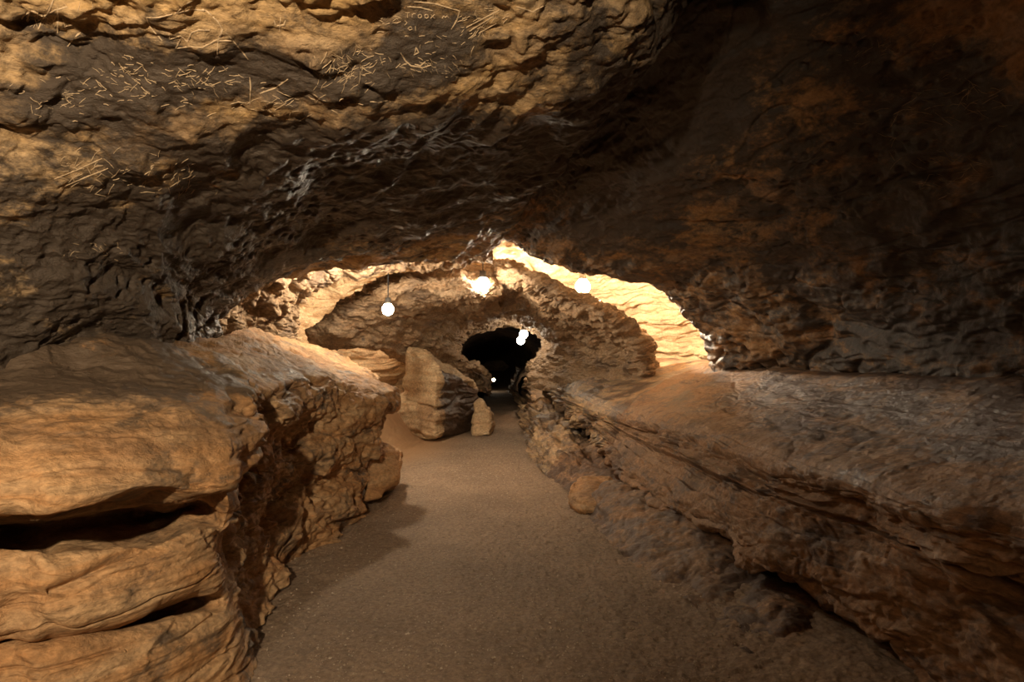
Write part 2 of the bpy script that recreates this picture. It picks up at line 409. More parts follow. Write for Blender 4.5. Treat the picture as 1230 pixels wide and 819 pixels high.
def rel_ledge_right(p, n):
    up = sst(.55, .9, n[:, 2])
    d = beds(p, .045, 6, .35, .09, 2.6, .06)*(1-.8*up) + rough(p, .012, 3.0, 5) + flakes(p, .06, 1.3)*(1-.75*up)
    d = d + (1-up)*(.05*billow(S(p, 1.4, .9, 2.6, 12), 5, .6) + flakes(p, .05, 3.0))
    far = sst(7.5, 9.5, p[:, 1])*(1-up)
    d = d + far*(.13*billow(S(p, 1.5, 1.2, 2.2, 44), 4, .6) + pits(p, .07, 4, 1.2, .5))
    return d
G, v, u = net(RL, [1,6,9,9,9,8,8,8,8,7,5,2], 800, [9,6,8,11,10,13,12,2], 560)
wob = .10*perlin(S(G.reshape(-1, 3).astype(F32), .8, .8, .8, 5)).reshape(G.shape[:2]) + .05*perlin(S(G.reshape(-1, 3).astype(F32), 3, 3, 3, 15)).reshape(G.shape[:2])
uu = u[None, :] + wob
gate = sst(2.9, 3.05, u)[None, :]*sst(5.25, 5.05, u)[None, :]
def shelf(x, per, ph): q = (x*per+ph) % 1.0; return q - sst(.88, 1.0, q)*1.0
vary = .5 + .5*sst(-.4, .4, perlin(S(G.reshape(-1, 3).astype(F32), .5, .35, 1.5, 25))).reshape(G.shape[:2])
ex = gate*(.09*(shelf(uu, 1.55, .3)-.4)*vary + .045*(shelf(uu, 4.1, .1)-.4)*(1.2-vary)) - .07*gate*np.exp(-((uu-4.0)/.035)**2)
topc = sst(5.3, 5.6, u)[None, :]*(.006*(shelf(uu*1.0, 3.0, .2)-.4))
gp = G.reshape(-1, 3).astype(F32)
lump = (.28+.72*sst(8, 10, G[..., 1]))*sst(2.7, 2.0, u)[None, :]*(.13*billow(S(gp, 1.6, 1.3, 1.6, 91), 4, .55)+.02).reshape(G.shape[:2])
D, _ = displaced(G, (0, 6, 2.5), rel_ledge_right, ex + topc + lump)
k = int(np.argmin(abs(v-8.55)))
bench = .5+.30*sst(3.0, 2.3, u)[None, :]+.35*sst(5.2, 5.9, u)[None, :]*sst(9.5, 6.5, D[..., 1])       # shade under the lip painted into the reddish bench; top browner
ob = mesh_grid('rock_ledge', D[:k+1], M_ledger, origin=(1.6, 5, 0), attrs={'soot_shade': bench[:k+1]})
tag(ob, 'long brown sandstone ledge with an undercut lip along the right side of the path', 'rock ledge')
ob = mesh_grid('rock_ledge', D[k:], M_farl, origin=(.8, 13, 0), attrs={'soot_shade': np.full(D[k:].shape[:2], .75)})
tag(ob, 'craggy paler far end of the right ledge, dropping to the path before the tunnel mouth', 'rock ledge')

# ------------------------------------------------------------------ near vault: left wall, ceiling, right wall
AR = [
 [W(-2.8,-4.6,1.5), W(-2.8,-4.6,2.0), W(-2.5,-4.6,2.4), W(-1.9,-4.6,2.9), W(-1.0,-4.6,3.1), W(-.2,-4.6,3.2), W(.6,-4.6,3.2), W(.8,-4.6,3.8), W(1.3,-4.6,4.2), W(2.0,-4.6,3.9), W(2.6,-4.6,3.2), W(3.0,-4.6,2.6), W(3.3,-4.6,2.0), W(3.4,-4.6,1.3)],
 [W(-2.8,-1.5,1.5), W(-2.8,-1.5,2.1), W(-2.5,-1.5,2.7), W(-1.9,-1.5,3.05), W(-1.0,-1.5,3.25), W(-.1,-1.5,3.3), W(.7,-1.5,3.35), W(.85,-1.5,4.0), W(1.4,-1.5,4.4), W(2.1,-1.5,4.1), W(2.7,-1.5,3.4), W(3.1,-1.5,2.7), W(3.3,-1.5,2.1), W(3.4,-1.5,1.3)],
 [W(-2.8,1.2,1.45), W(-2.8,1.2,2.1), W(-2.55,1.2,2.65), W(-1.9,1.2,3.05), W(-1.0,1.2,3.2), W(-.1,1.2,3.25), W(.7,1.2,3.35), W(.85,1.2,4.0), W(1.4,1.2,4.4), W(2.1,1.2,4.1), W(2.7,1.2,3.45), W(3.1,1.2,2.75), W(3.3,1.2,2.1), W(3.4,1.2,1.3)],
 [W(-2.75,2.3,1.45), W(-2.65,2.3,2.0), W(-2.35,2.3,2.5), W(-1.7,2.3,2.80), W(-.9,2.3,2.88), W(-.1,2.3,2.97), W(.7,2.3,3.22), W(.85,2.3,3.9), W(1.4,2.3,4.35), W(2.05,2.3,4.0), W(2.7,2.3,3.4), W(3.05,2.3,2.7), W(3.25,2.3,2.05), W(3.35,2.3,1.3)],
 [W(-2.7,3.1,1.45), W(-2.35,3.1,1.95), W(-2.1,3.1,2.28), W(-1.6,3.1,2.52), W(-.9,3.1,2.64), W(0,3.1,2.76), W(.68,3.1,3.06), W(.82,3.1,3.9), W(1.3,3.1,4.3), W(1.95,3.1,3.85), W(2.65,3.1,3.35), W(3.05,3.1,2.65), W(3.25,3.1,2.0), W(3.4,3.1,1.3)],
 [W(-2.45,4.2,1.45), W(-2.2,4.1,1.85), W(-2.0,4.1,2.2), W(-1.5,4.2,2.52), W(-.8,4.2,2.74), W(-.1,4.2,2.86), W(.52,4.2,3.02), W(.68,4.2,3.7), W(1.05,4.2,4.1), W(1.7,4.2,3.6), W(2.45,4.2,3.2), W(2.98,4.2,2.6), W(3.22,4.2,2.0), W(3.35,4.2,1.3)],
 [W(-2.5,5.1,1.45), W(-2.3,5.1,1.85), W(-2.15,5.2,2.2), W(-1.7,5.4,2.48), W(-1.0,5.5,2.7), W(-.4,5.5,2.84), W(.2,5.5,2.95), W(.38,5.5,3.5), W(.8,5.5,3.8), W(1.4,5.5,3.3), W(2.1,5.5,3.0), W(2.75,5.5,2.5), W(3.15,5.5,1.95), W(3.35,5.5,1.3)],
 [W(-2.6,5.7,1.45), W(-2.42,5.7,1.8), W(-2.28,5.9,2.15), W(-1.95,6.3,2.38), W(-1.4,6.7,2.56), W(-.8,6.9,2.68), W(-.1,7,2.86), W(0.08,7,3.2), W(.42,7,3.4), W(.95,7,3.05), W(1.62,7,2.74), W(2.35,7,2.38), W(2.85,7.2,1.9), W(3.25,7.4,1.35)],
 [P(268,425,6.1), P(262,385,6.15), P(285,350,6.55), P(340,328,7.0), P(440,316,7.7), P(520,312,8.1), P(585,300,8.4), P(598,290,8.5), P(615,290,8.5), P(655,308,8.5), P(710,322,8.6), P(796,347,8.8), P(840,394,9.2), P(858,448,9.8)],
 [P(240,425,6.6), P(235,370,6.8), P(262,325,7.1), P(325,295,7.5), P(430,285,8.1), P(510,280,8.5), P(575,268,8.8), P(598,258,8.9), P(620,258,8.9), P(665,275,8.9), P(728,288,9.0), P(818,318,9.2), P(875,380,9.7), P(892,445,10.3)],
]
NA = len(AR[0])
def rel_arch(p, n):
    down = sst(.2, -.5, n[:, 2])                               # undersides
    right = sst(.9, 1.8, p[:, 0])
    left = 1-right
    lit = sst(3.3, 2.7, p[:, 1])
    sc = scallops(p, .042, 3.2, 1.2, 4.0) + flakes(p, .03, 3.0)
    d = left*down*(1-lit)*sc*1.15
    d = d + left*(1-down)*(beds(p, .05, 4.5, .6, .06, 2.4, .07) + .07*billow(S(p, 1.3, 1.3, 2.2, 12), 4, .55) + flakes(p, .05, 1.5))
    calm = 1 - .85*sst(1.3, .7, np.hypot((p[:, 0]+.36)/.34, (p[:, 1]-2.70)/.20)) - .6*sst(1.3, .7, np.hypot((p[:, 0]+1.2)/.32, (p[:, 1]-2.72)/.22))
    d = d + left*lit*down*calm*(flakes(p, .10, 1.5) + flakes(p, .045, 4.0) + .04*billow(S(p, 1.4, 1.8, 1.8, 21), 5, .55) + beds(p, .03, 5, .5, .05, 2.5, .05))
    d = d + right*(scallops(p, .07, 1.1, 1.5, 3.6)*.9 + beds(p, .045, 4.5, .7, .06, 2.6, .07))
    d = d + .06*fbm(S(p, .9, .9, 1.3, 50), 3) + rough(p, .016, 5.5, 4)
    low = sst(2.3, 1.7, p[:, 2])*sst(3.5, 5, p[:, 1])
    d = d + low*(pits(p, .12, 4.2, 1.2, .55)) + pits(p, .03, 9, 1.2, .4)
    return d
wu = [8,8,9,11,11,10,7,7,9,10,10,10,8]
G, v, u = net(AR, [1,2,8,9,11,10,9,8,3], 820, wu, 1150)
D, _ = displaced(G, lambda g: np.stack([-(g[..., 0]-.3), 0*g[..., 0], 2.0-g[..., 2]], -1), rel_arch)
# sooty roof patches and a darkened fissure; lamplight painted in at upper right
def soot_shade_at(G, spots):
    s = np.zeros(G.shape[:2]) + .5
    for (x, y, rx, ry, k) in spots:
        d = np.sqrt(((G[..., 0]-x)/rx)**2 + ((G[..., 1]-y)/ry)**2); s = s + k*sst(1.2, .3, d)
    return np.clip(s, 0, 1.6)
SPOTS = [(-1.35,2.75,.55,.22,.6), (-.55,2.85,.5,.2,.5), (-1.1,2.15,1.2,.35,-.7), (-.2,2.35,.7,.25,-.35), (0,5.2,1.5,2.2,.5), (-1.6,4.6,.8,1.0,.3),
         (1.0,4.5,.7,4.0,.7), (2.4,3.3,1.0,.6,-.9), (-2.3,3.7,.9,.9,.3), (-1.2,3.9,1.6,.6,.55), (2.9,4.6,1.2,2.6,.3), (-.2,4.2,1.2,.9,.5), (-2.0,3.05,.6,.38,.4), (-1.0,3.35,1.0,.3,.5), (-1.4,5.4,1.2,1.4,.5), (-2.4,5.4,.7,1.2,.5)]
soot_shade = soot_shade_at(G, SPOTS)
def cut(a, b):
    i = int(np.argmin(abs(u-a))); j = int(np.argmin(abs(u-b)))
    return slice(i, j+1)
for nm, a, b, mat, lab in (('wall_left', 0, 2, M_ceil, 'weathered sooty sandstone wall above the left ledge'),
                           ('ceiling', 2, 7, M_ceil, 'low sandstone ceiling, carved and lit at the front, dark and rippled further in'),
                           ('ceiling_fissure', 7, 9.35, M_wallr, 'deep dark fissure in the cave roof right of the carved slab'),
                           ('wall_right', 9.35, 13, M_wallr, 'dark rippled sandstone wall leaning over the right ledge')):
    s = cut(a, b)
    ob = mesh_grid(nm, D[:, s], mat, attrs={'soot_shade': soot_shade[:, s]})
    tag(ob, lab, kind='structure')
CEIL_GRID = D
# back of the passage, behind the camera
def ring_cap(name, y):
    xs = np.linspace(-4.5, 4.5, 80); zs = np.linspace(-.5, 5, 60)
    X, Z = np.meshgrid(xs, zs); Y = y - .4*np.sin(X)*np.cos(Z)
    D2, _ = displaced(np.stack([X, Y, Z], -1), (0, y+9 if y < 0 else y-9, 1.5), lambda p, n: beds(p, .08) + rough(p, .1, 1.2))
    ob = mesh_grid(name, D2, M_dark); tag(ob, 'rock face closing the passage', kind='structure')
ring_cap('wall_back', -4.4)

# ------------------------------------------------------------------ far chamber shell
FC = [
 [P(150,560,7.2), P(120,430,7.2), P(150,300,7.4), P(230,240,7.8), P(330,205,8.3), P(450,190,8.6), P(580,180,8.8), P(700,190,9), P(820,215,9.2), P(940,270,9.4), P(1000,370,9.8), P(1000,460,10.2)],
 [P(240,560,9.0), P(215,430,9.0), P(245,320,9.0), P(300,270,9.4), P(380,235,9.8), P(470,220,10), P(580,215,10), P(690,220,10.4), P(800,250,10.6), P(890,310,10.8), P(930,380,11), P(930,460,11.5)],
 [P(330,560,11), P(318,430,11), P(322,360,11.4), P(355,325,11.4), P(420,295,11.6), P(490,285,11.6), P(580,280,11), P(680,285,11.6), P(775,300,12), P(850,340,12.2), P(872,400,12.4), P(870,460,12.8)],
 [P(400,560,13), P(392,440,13.8), P(385,375,13.9), P(420,338,13.6), P(460,318,13.6), P(510,308,13.6), P(580,300,13.2), P(655,300,13.4), P(725,308,14.0), P(800,340,14.2), P(842,390,14.2), P(845,450,14.4)],
 [P(468,540,14.5), P(462,450,14.5), P(455,410,14.3), P(470,380,14), P(500,360,14), P(540,345,14), P(590,335,14), P(640,335,15), P(690,345,15.4), P(745,365,15.6), P(790,400,15.6), P(800,450,15.8)],
 [P(560,520,17), P(550,450,17), P(540,425,17), P(540,405,17), P(555,390,17), P(575,380,17), P(600,375,17), P(630,380,17), P(655,390,17), P(680,405,17), P(690,425,17), P(690,455,17)],
]
def rel_far(p, n):
    return beds(p, .13, 6.0, .3, .14, 3.2, .09) + .09*billow(S(p, .7, .7, 1.6, 12), 4, .5) + rough(p, .03, 3, 4) + pits(p, .05, 4, 1.4, .5)
G, v, u = net(FC, [5,7,8,7,4], 420, [6,8,8,8,8,7,7,8,8,9,8], 760)
D, _ = displaced(G, lambda g: np.stack([-(g[..., 0]), -.8+0*g[..., 0], 1.8-g[..., 2]], -1), rel_far)
ob = mesh_grid('wall_far', D, M_pale, attrs={'soot_shade': np.zeros(D.shape[:2])+.3})
tag(ob, 'brightly lit pale sandstone walls of the chamber beyond the low arch', kind='structure')

# ------------------------------------------------------------------ masses framing the tunnel mouth
def ring_mass(name, outer, mid, inner, label, relief, mat, nv, nu, origin, back=(0, 1.3, 0), spread=1.0, centre=(600, 400)):
    rows = []
    far = [P(centre[0]+(a[0]-centre[0])*spread, centre[1]+(a[1]-centre[1])*spread, a[2]+(.45 if (a[0] < 505 and a[1] > 404) else 1.4)) for a in outer]
    rows.append(far)
    rows.append([P(a[0], a[1], a[2]+.35) for a in outer])
    rows.append([P(*a) for a in outer])
    q = [((a[0]*2+b[0])/3, (a[1]*2+b[1])/3, (a[2]*2+b[2])/3-.45) for a, b in zip(outer, mid)]
    rows.append([P(*a) for a in q])
    rows.append([P(*a) for a in mid])
    rows.append([P(*a) for a in inner])
    rows.append([P(centre[0]+(a[0]-centre[0])*1.12, centre[1]+20+(a[1]-centre[1]-20)*1.12, a[2]+2.2) for a in inner])
    G, v, u = net(rows, [3,2,5,8,10,4], nv, [1]*(len(outer)-1), nu)
    D, _ = displaced(G, (0, 0, 1.6), relief)
    ob = mesh_grid(name, D, mat, origin=origin)
    tag(ob, label, 'rock mass'); return ob
def rel_mass(p, n):
    return beds(p, .035, 5.0, .6, .035, 2.8, .07) + .08*billow(S(p, 1.0, 1.0, 2.2, 12), 5, .6) + rough(p, .03, 2.6, 5) + pits(p, .09, 4.2, 1.5, .5)
ring_mass('rock_mass',
 [(500,470,14.2), (488,436,13.6), (448,414,12.6), (378,405,11.7), (410,368,11.3), (455,339,11.0), (520,326,10.9), (562,322,11.6), (599,316,12.4)],
 [(545,468,15.2), (530,444,14.6), (505,424,13.6), (488,404,12.6), (495,385,12.2), (522,362,11.6), (546,362,11.1), (572,366,10.8), (598,360,11.4)],
 [(586,472,17), (583,452,16.4), (572,438,15.4), (553,428,14.8), (549,415,14.6), (558,404,14.8), (575,396,15), (588,391,15.2), (603,388,15.4)],
 'broad brown rock mass hanging left of the tunnel mouth behind a bulb', rel_mass, M_mass, 330, 520, P(480, 400, 12))
ring_mass('rock_mass',
 [(584,322,12.6), (606,312,11.4), (632,325,10.9), (660,338,10.7), (688,349,10.7), (712,360,10.7), (748,381,10.8), (776,405,11), (785,426,11.2), (784,446,11.3), (778,480,11.3)],
 [(588,362,12.0), (606,354,11.8), (626,360,11.7), (645,369,11.6), (660,378,11.6), (678,386,11.7), (705,400,11.8), (720,415,12.1), (722,430,12.3), (718,446,12.5), (712,480,12.4)],
 [(596,386,15.8), (606,388,15.3), (618,390,15.1), (630,394,14.9), (640,398,14.8), (648,403,14.7), (653,410,14.6), (653,420,14.5), (648,429,14.7), (638,438,15), (632,465,15)],
 'dark rounded hump of rock standing between the tunnel mouth and the bright alcove', rel_mass, M_mass, 330, 520, P(690, 400, 11.5))

rib = [
 [(250,440,8.5),(252,385,8.3),(285,340,8.2),(345,300,8.4),(430,280,8.9),(520,285,9.3),(595,285,9.6)],
 [(318,432,9.0),(302,385,9.0),(332,350,9.0),(380,320,9.2),(440,308,9.5),(520,308,9.8),(592,300,10.0)],
 [(372,424,9.6),(346,405,9.5),(354,375,9.5),(396,342,9.6),(452,328,9.9),(525,321,10.2),(592,314,10.4)],
 [(378,428,10.0),(348,405,10.0),(352,368,10.0),(392,334,10.1),(450,318,10.4),(525,312,10.5),(592,305,10.7)],
 [(330,440,11.0),(300,400,11.0),(310,355,11.0),(370,315,11.0),(440,295,11.2),(525,290,11.4),(592,285,11.6)]]
G, v, u = net([[P(*a) for a in r] for r in rib], [6,8,3,4], 260, [1]*6, 460)
D, _ = displaced(G, (0, 0, 1.6), lambda p, n: beds(p, .04, 5, .7, .06, 3, .07) + .10*billow(S(p, 1.6, 1.6, 2.0, 12), 4, .6) + pits(p, .14, 4.0, 1.1, .6) + rough(p, .03, 3, 4))
ob = mesh_grid('rock_rib', D, M_mass, origin=P(350, 380, 9.3)); tag(ob, 'pitted brown rock rib arching behind the low arch on the left, edge brightly lit', 'rock rib')

# ------------------------------------------------------------------ tunnel beyond
rows = []
for Y in (15.5, 18, 22, 27, 33, 39):
    k = (Y-15.5)/24
    rows.append([P(*a, Y) for a in ((585+8*k,470-6*k), (578+10*k,450), (548+30*k,432+14*k), (538+40*k,412+30*k), (556+30*k,392+44*k), (600-2*k,380+54*k), (640-34*k,390+46*k), (660-50*k,410+32*k), (655-50*k,432+16*k), (632-28*k,446+6*k), (622-20*k,470-6*k))])
G, v, u = net(rows, [3,3,3,3,3], 160, [1]*10, 260)
D, _ = displaced(G, lambda g: np.stack([-(g[..., 0]+.3), 0*g[..., 0], 1.9-g[..., 2]], -1), lambda p, n: beds(p, .06, 4, .4) + rough(p, .07, 1.2))
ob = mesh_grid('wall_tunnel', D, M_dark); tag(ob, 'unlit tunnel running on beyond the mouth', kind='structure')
ring_cap('wall_end', 40)

# ------------------------------------------------------------------ loose rocks
def rock(name, verts, mat, origin, label, cat='rock', sub=5, relief=None, smooth_it=1, stain_shade=None):
    """a loose block: hull of hand-placed corners, subdivided and weathered"""
    import bmesh
    bm = bmesh.new()
    for v_ in verts: bm.verts.new(v_)
    r = bmesh.ops.convex_hull(bm, input=list(bm.verts))
    junk = [g for g in r.get('geom_interior', []) if isinstance(g, bmesh.types.BMVert) and g.is_valid]
    if junk: bmesh.ops.delete(bm, geom=junk, context='VERTS')
    for it in range(sub):
        bmesh.ops.subdivide_edges(bm, edges=list(bm.edges), cuts=1, use_grid_fill=True)
        if it in (2, 3): 
            for _ in range(smooth_it): bmesh.ops.smooth_vert(bm, verts=list(bm.verts), factor=.5, use_axis_x=True, use_axis_y=True, use_axis_z=True)
        bmesh.ops.triangulate(bm, faces=[f for f in bm.faces if len(f.verts) > 4])
    bmesh.ops.recalc_face_normals(bm, faces=list(bm.faces)); bm.normal_update()
    p = np.array([v_.co[:] for v_ in bm.verts], F32); n = np.array([v_.normal[:] for v_ in bm.verts])
    d = (relief or (lambda p, n: beds(p, .03, 6, .6, .05, 4, .08) + rough(p, .03, 3)))(p, n)
    q = p + n*d[:, None] - np.array(origin)
    for v_, c in zip(bm.verts, q): v_.co = c
    me = bpy.data.meshes.new(name); bm.to_mesh(me); bm.free()
    if stain_shade is not None:
        a = me.attributes.new('soot_shade', 'FLOAT', 'POINT'); a.data.foreach_set('value', stain_shade(p, n).astype(F32))
    me.polygons.foreach_set('use_smooth', np.ones(len(me.polygons), bool)); me.materials.append(mat)
    ob = bpy.data.objects.new(name, me); COL.objects.link(ob); ob.location = origin
    tag(ob, label, cat); return ob

# leaning slab beside the path: lit left face, sloping top edge, shade painted into the face to the path
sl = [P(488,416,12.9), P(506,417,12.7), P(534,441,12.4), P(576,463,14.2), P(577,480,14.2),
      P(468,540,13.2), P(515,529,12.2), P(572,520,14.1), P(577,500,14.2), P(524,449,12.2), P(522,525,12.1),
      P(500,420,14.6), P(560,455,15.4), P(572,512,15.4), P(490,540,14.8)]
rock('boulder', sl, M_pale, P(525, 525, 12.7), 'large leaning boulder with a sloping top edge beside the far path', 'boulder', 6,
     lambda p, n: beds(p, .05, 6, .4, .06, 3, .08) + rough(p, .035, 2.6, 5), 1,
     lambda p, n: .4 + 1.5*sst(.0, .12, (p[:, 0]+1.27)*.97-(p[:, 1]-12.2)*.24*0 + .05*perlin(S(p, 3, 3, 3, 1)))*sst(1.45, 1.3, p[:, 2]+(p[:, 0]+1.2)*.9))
rock('rock', [P(568,484,13.2), P(580,479,13.2), P(588,490,13.1), P(592,506,13.0), P(588,524,12.8), P(566,525,12.9), P(575,480,13.9), P(593,500,13.9), P(594,522,13.9), P(568,520,13.9)],
     M_pale, P(580, 520, 13.2), 'small pale rough rock lying at the path side of the leaning boulder')
rock('rock', [P(442,548,7.7), P(462,530,7.9), P(478,538,8.0), P(482,560,7.9), P(478,580,7.5), P(455,596,7.2), P(438,600,7.1), P(440,560,7.4), P(450,535,8.5), P(480,545,8.7), P(475,585,8.3), P(440,590,8.2)],
     M_ledgel, P(460, 590, 7.7), 'knee-high brown rock at the end of the left ledge')
rock('rock', [P(680,586,7.6), P(698,570,7.8), P(734,568,7.9), P(744,580,7.7), P(724,597,7.2), P(704,612,7.0), P(730,622,6.9), P(690,612,7.2), P(700,575,8.5), P(748,588,8.2), P(686,604,8.0)],
     M_ledgel, P(712, 600, 7.9), 'low flat-topped orange brown rock at the foot of the right ledge')

# ------------------------------------------------------------------ lamps
def ico(name, r, mat, parent, loc=(0,0,0), sub=3, squash=1.0):
    import bmesh
    bm = bmesh.new(); bmesh.ops.create_icosphere(bm, subdivisions=sub, radius=r)
    for v_ in bm.verts:
        v_.co.z *= squash
        if v_.co.z > 0: v_.co.xy *= 1-.35*(v_.co.z/(r*squash))**2
    me = bpy.data.meshes.new(name); bm.to_mesh(me); bm.free(); me.materials.append(mat)
    me.polygons.foreach_set('use_smooth', np.ones(len(me.polygons), bool))
    ob = bpy.data.objects.new(name, me); COL.objects.link(ob); ob.parent = parent; ob.location = loc
    return ob
def lathe(name, prof, mat, parent, loc=(0,0,0), seg=24):
    me = bpy.data.meshes.new(name); vs = []; fs = []
    for r, z in prof:
        for k in range(seg): a = 2*math.pi*k/seg; vs.append((r*math.cos(a), r*math.sin(a), z))
    for i in range(len(prof)-1):
        for k in range(seg): fs.append((i*seg+k, i*seg+(k+1) % seg, (i+1)*seg+(k+1) % seg, (i+1)*seg+k))
    me.from_pydata(vs, [], fs); me.materials.append(mat); me.polygons.foreach_set('use_smooth', np.ones(len(fs), bool))
    ob = bpy.data.objects.new(name, me); COL.objects.link(ob); ob.parent = parent; ob.location = loc
    return ob
WARM = (1.0, .84, .62)
DG = bpy.context.evaluated_depsgraph_get()
def lamp(pos, r, strength, label, stem=.5, watts=None):
    e = bpy.data.objects.new('lamp', None); COL.objects.link(e); e.location = pos; e.empty_display_size = .1
    tag(e, label, 'lamp', 'bare bulbs lighting the cave')
    ico('bulb', r, glow_mat('bulb_glow', WARM, strength), e, (0, 0, 0), 3, 1.1)
    lathe('socket', [(0, r*1.9), (r*.45, r*1.9), (r*.5, r*1.2), (r*.62, r*1.1), (r*.55, r*.85), (0, r*.85)], M_metal, e)
    lathe('cable', [(.008, r*1.85), (.008, r*1.85+stem), (0, r*1.85+stem)], M_cable, e, (0, 0, 0), 8)
    return e
LAMPS = [
 (P(466,371,10.2), .085, 110, 'round bulb hanging in front of the brown rock mass on the left', .5),
 (P(580,341,10.75), .105, 140, 'dazzling bulb in the peaked notch above the tunnel mouth', .2),
 (P(700,344,12.5), .13, 1800, 'dazzling bulb hanging over the dark hump before the bright right alcove', .35),
 (P(629,401,14.2), .085, 60, 'upper of the two small bulbs at the tunnel mouth', .06),
 (P(625.5,408.5,15.0), .085, 60, 'lower of the two small bulbs at the tunnel mouth', .06),
 (P(436,388,13.15), .07, 260, 'bulb hidden behind the brown rock mass on the left', .1),
 (P(593,456,24), .055, 30, 'tiny distant bulb low in the black tunnel', .1),
 (P(440,300,8.85), .08, 900, 'bulb tucked up behind the low arch on the left', .1),
]
for a in LAMPS: lamp(*a)
# behind the photographer: the key spot and an added fill bulb
sp = bpy.data.lights.new('spot_lamp', 'SPOT'); sp.energy = 1220; sp.color = (1.0, .79, .53); sp.spot_size = math.radians(98); sp.spot_blend = 1.0; sp.shadow_soft_size = .05
so = bpy.data.objects.new('spot_lamp', sp); COL.objects.link(so); so.location = (-.55, -1.3, 2.45)
so.rotation_euler = (Vector((-2.05, 2.6, 2.6))-Vector(so.location)).to_track_quat('-Z', 'Y').to_euler()
lamp((.2, -2.6, 2.6), .10, 42, 'added fill bulb behind the photographer, brightening the right side', .4)

# ------------------------------------------------------------------ carvings in the roof
def bvh_of(Gs):
    vs = []; fs = []
    for G in Gs:
        G = G[::2, ::2]; nv, nu = G.shape[:2]; b = len(vs)
        vs += [tuple(c) for c in G.reshape(-1, 3)]
        i = (np.arange(nv-1)[:, None]*nu + np.arange(nu-1)[None]).ravel() + b
        fs += np.stack([i, i+1, i+nu+1, i+nu], -1).tolist()
    return BVHTree.FromPolygons(vs, fs)
BV = bvh_of([CEIL_GRID[:int(CEIL_GRID.shape[0]*.8)]])
def on_roof(px, py):
    o = Vector((0, 0, EYE)); d = (Vector(P(px, py, 1.0)) - o).normalized()
    h, n, i, t = BV.ray_cast(o, d)
    if h is None: return None
    if n.dot(d) > 0: n = -n
    return h, n
def strokes(name, lines, width, mat, parent, label):
    vs = []; fs = []
    for ln in lines:
        pts = []
        for (x0, y0), (x1, y1) in zip(ln[:-1], ln[1:]):
            k = max(1, int(math.hypot(x1-x0, y1-y0)/1.6))
            pts += [(x0+(x1-x0)*i/k, y0+(y1-y0)*i/k) for i in range(k)]
        pts.append(ln[-1])
        hs = [on_roof(*q) for q in pts]; prev = None; n_ = len(hs)
        for i, h in enumerate(hs):
            if h is None: prev = None; continue
            a = hs[max(0, i-1)] or h; b = hs[min(n_-1, i+1)] or h
            t = (b[0]-a[0])
            if t.length < 1e-6 or t.length > .12: prev = None; continue
            t.normalize(); sd = t.cross(h[1]).normalized(); w = width*(.35+.65*min(1, min(i, n_-1-i)/3+.3))*random.uniform(.7, 1.2)
            c = h[0]; up = h[1]
            base = len(vs)
            vs += [tuple(c-sd*w-up*.004), tuple(c-sd*w*.5+up*.0022), tuple(c+sd*w*.5+up*.0022), tuple(c+sd*w-up*.004)]
            if prev is not None:
                for k in range(3): fs.append((prev+k, prev+k+1, base+k+1, base+k))
            prev = base
    me = bpy.data.meshes.new(name); me.from_pydata(vs, [], fs); me.materials.append(mat)
    ob = bpy.data.objects.new(name, me); COL.objects.link(ob); ob.parent = parent; ob['label'] = label
    return ob
random.seed(5)
M_cut = plain_mat('freshly_cut_stone', (.50,.37,.23), .8)
roof = bpy.data.objects['ceiling']
drawn = [[(64,0),(58,15),(52,22),(46,35)], [(36,12),(52,20)], [(36,12),(32,26)], [(69,8),(70,24),(69,40)], [(52,20),(66,12),(81,8)], [(97,39),(88,46),(81,56)],
 [(176,21),(191,21),(207,17)], [(176,21),(181,33),(195,49)], [(210,16),(231,11),(248,13),(262,26),(267,35),(262,47),(243,57),(228,56),(212,58)],
 [(204,47),(217,43),(225,50),(230,39),(239,36),(252,36)], [(268,35),(262,49),(261,65)], [(271,38),(285,55),(298,71)], [(256,49),(278,49)], [(211,58),(217,47)],
 [(204,47),(203,38),(212,34),(223,36)], [(329,23),(331,31),(341,30),(343,24)], [(337,20),(336,38)], [(212,16),(222,5),(232,0)],
 [(489,8),(505,9),(520,13)], [(497,2),(521,4),(552,13),(549,24),(542,35)], [(481,63),(487,73),(494,79),(508,81),(518,78)], [(498,64),(500,57),(503,63),(497,66)], [(511,74),(505,79),(498,77)],
 [(65,215),(95,203),(123,190)], [(72,226),(100,214),(130,202)], [(84,207),(90,219)], [(104,199),(110,211)], [(560,33),(600,12)], [(566,36),(592,20)], [(575,40),(596,28)],
 [(300,92),(301,104),(300,126)], [(312,112),(330,106),(346,95)], [(620,8),(640,14),(655,6)]]
strokes('carved_figures', drawn, .0036, M_cut, roof, 'pale looping lines and figures cut into the sooty roof')
letters = [[(487,15),(492,15)], [(489.5,15),(489.5,21)], [(495,16),(495,21)], [(495,18),(497,16),(499,16.5)],
 [(504,17),(502,18.5),(502.3,20.5),(504.5,21.5),(506.5,20),(506,17.8),(504,17)], [(512,17),(510,18.5),(510.3,20.8),(512.5,21.8),(514.5,20.3),(514,17.8),(512,17)], [(517,17),(522,22)], [(522,17),(517,22)],
 [(531,22),(533,19),(535,21),(537,19),(539,21)], [(492,32),(490,34),(492,36),(495,35),(494,32),(492,32)], [(486,24),(489,27),(486,30)], [(499,31),(499,37)]]
strokes('carved_lettering', letters, .0026, M_cut, roof, 'small carved word beginning with T above scribbled marks')
sc_ = []
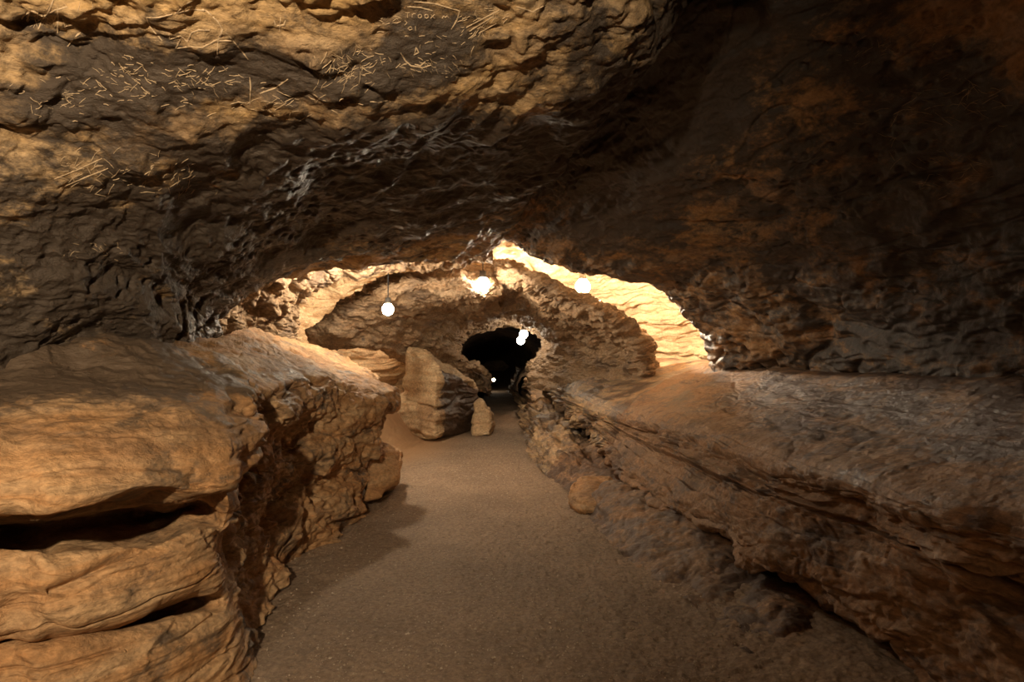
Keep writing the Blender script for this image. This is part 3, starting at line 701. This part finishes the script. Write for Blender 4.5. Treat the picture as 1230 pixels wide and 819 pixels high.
for (cx, cy, rx, ry, ang, ln, n) in ((415,85,40,22,-.9,16,60), (430,70,45,18,.6,12,30), (150,95,60,28,.35,12,70), (245,100,70,22,.1,14,60), (520,80,40,14,.5,9,36), (575,28,30,18,-.55,13,34),
        (120,205,70,26,-.4,16,44), (215,215,45,26,-.7,12,40), (60,20,60,20,-1.1,14,24), (480,20,50,16,.2,10,40), (70,120,50,20,.2,12,30), (520,40,60,12,.0,10,20), (350,125,90,14,.0,20,34),
        (1150,125,80,36,-.05,26,46), (1130,205,60,30,.1,20,40), (1040,65,40,20,-.4,12,20), (1120,35,60,20,-.5,14,24), (115,300,40,12,.4,8,24)):
    for _ in range(n):
        x = cx+random.gauss(0, .5)*rx; y = cy+random.gauss(0, .5)*ry; a = ang+random.gauss(0, .55); l = ln*random.uniform(.25, 1.1)/2; bd = random.uniform(-.25, .25)*l
        q = [(x-math.cos(a)*l, y-math.sin(a)*l), (x+math.sin(a)*bd, y-math.cos(a)*bd), (x+math.cos(a)*l, y+math.sin(a)*l)]
        if min(c[1] for c in q) > 1 and not (478 < x < 548 and 4 < y < 40): sc_.append(q)
o_ = strokes('carved_scratches', sc_, .0013, M_cut, roof, 'fine pale scratches scored all over the sooty roof'); o_['kind'] = 'stuff'

# ------------------------------------------------------------------ loose gravel on the path
rs = np.random.RandomState(3); NP = 9000
y = 2.2*np.exp(rs.rand(NP)*math.log(13/2.2)); x = -1.75 + rs.rand(NP)*3.1; x = np.where(y > 9, -.9+rs.rand(NP)*1.5, x)
z = floor_z(x, y) + .012*fbm(S(np.stack([x, y, 0*x], -1).astype(F32), 1.2, 1.2, 1, 4), 3)
r = .003 + .006*rs.rand(NP)**3
base = np.array([(1,0,0),(0,1,0),(-1,0,0),(0,-1,0),(0,0,1),(0,0,-1)], float)
V_ = base[None]*r[:, None, None]*(.6+.8*rs.rand(NP, 6, 1)); an = rs.rand(NP)*6.28
c_, s_ = np.cos(an)[:, None], np.sin(an)[:, None]
V2 = np.stack([V_[..., 0]*c_-V_[..., 1]*s_ + x[:, None], V_[..., 0]*s_+V_[..., 1]*c_ + y[:, None], V_[..., 2]*.8 + z[:, None]+.004], -1)
tri = np.array([(0,1,4),(1,2,4),(2,3,4),(3,0,4),(1,0,5),(2,1,5),(3,2,5),(0,3,5)])
me = bpy.data.meshes.new('gravel'); me.from_pydata(V2.reshape(-1, 3).tolist(), [], (tri[None]+6*np.arange(NP)[:, None, None]).reshape(-1, 3).tolist())
me.materials.append(rock_mat('gravel_stone', (.55,.46,.36), (.40,.31,.22), (.24,.18,.13), (.10,.08,.06), rough_=.6, bump=.2, fscale=20))
ob = bpy.data.objects.new('gravel', me); COL.objects.link(ob); tag(ob, 'loose small gravel strewn over the sandy path', 'gravel', kind='stuff')

# ------------------------------------------------------------------ world and view
w = bpy.data.worlds.new('world'); SC.world = w; w.use_nodes = True
w.node_tree.nodes['Background'].inputs[0].default_value = (0, 0, 0, 1); w.node_tree.nodes['Background'].inputs[1].default_value = 0
SC.view_settings.view_transform = 'Standard'; SC.view_settings.look = 'None'
SC.view_settings.exposure = 0.0; SC.view_settings.gamma = 1.0; SC.view_settings.use_curve_mapping = False
SC.cycles.max_bounces = 8; SC.cycles.diffuse_bounces = 5
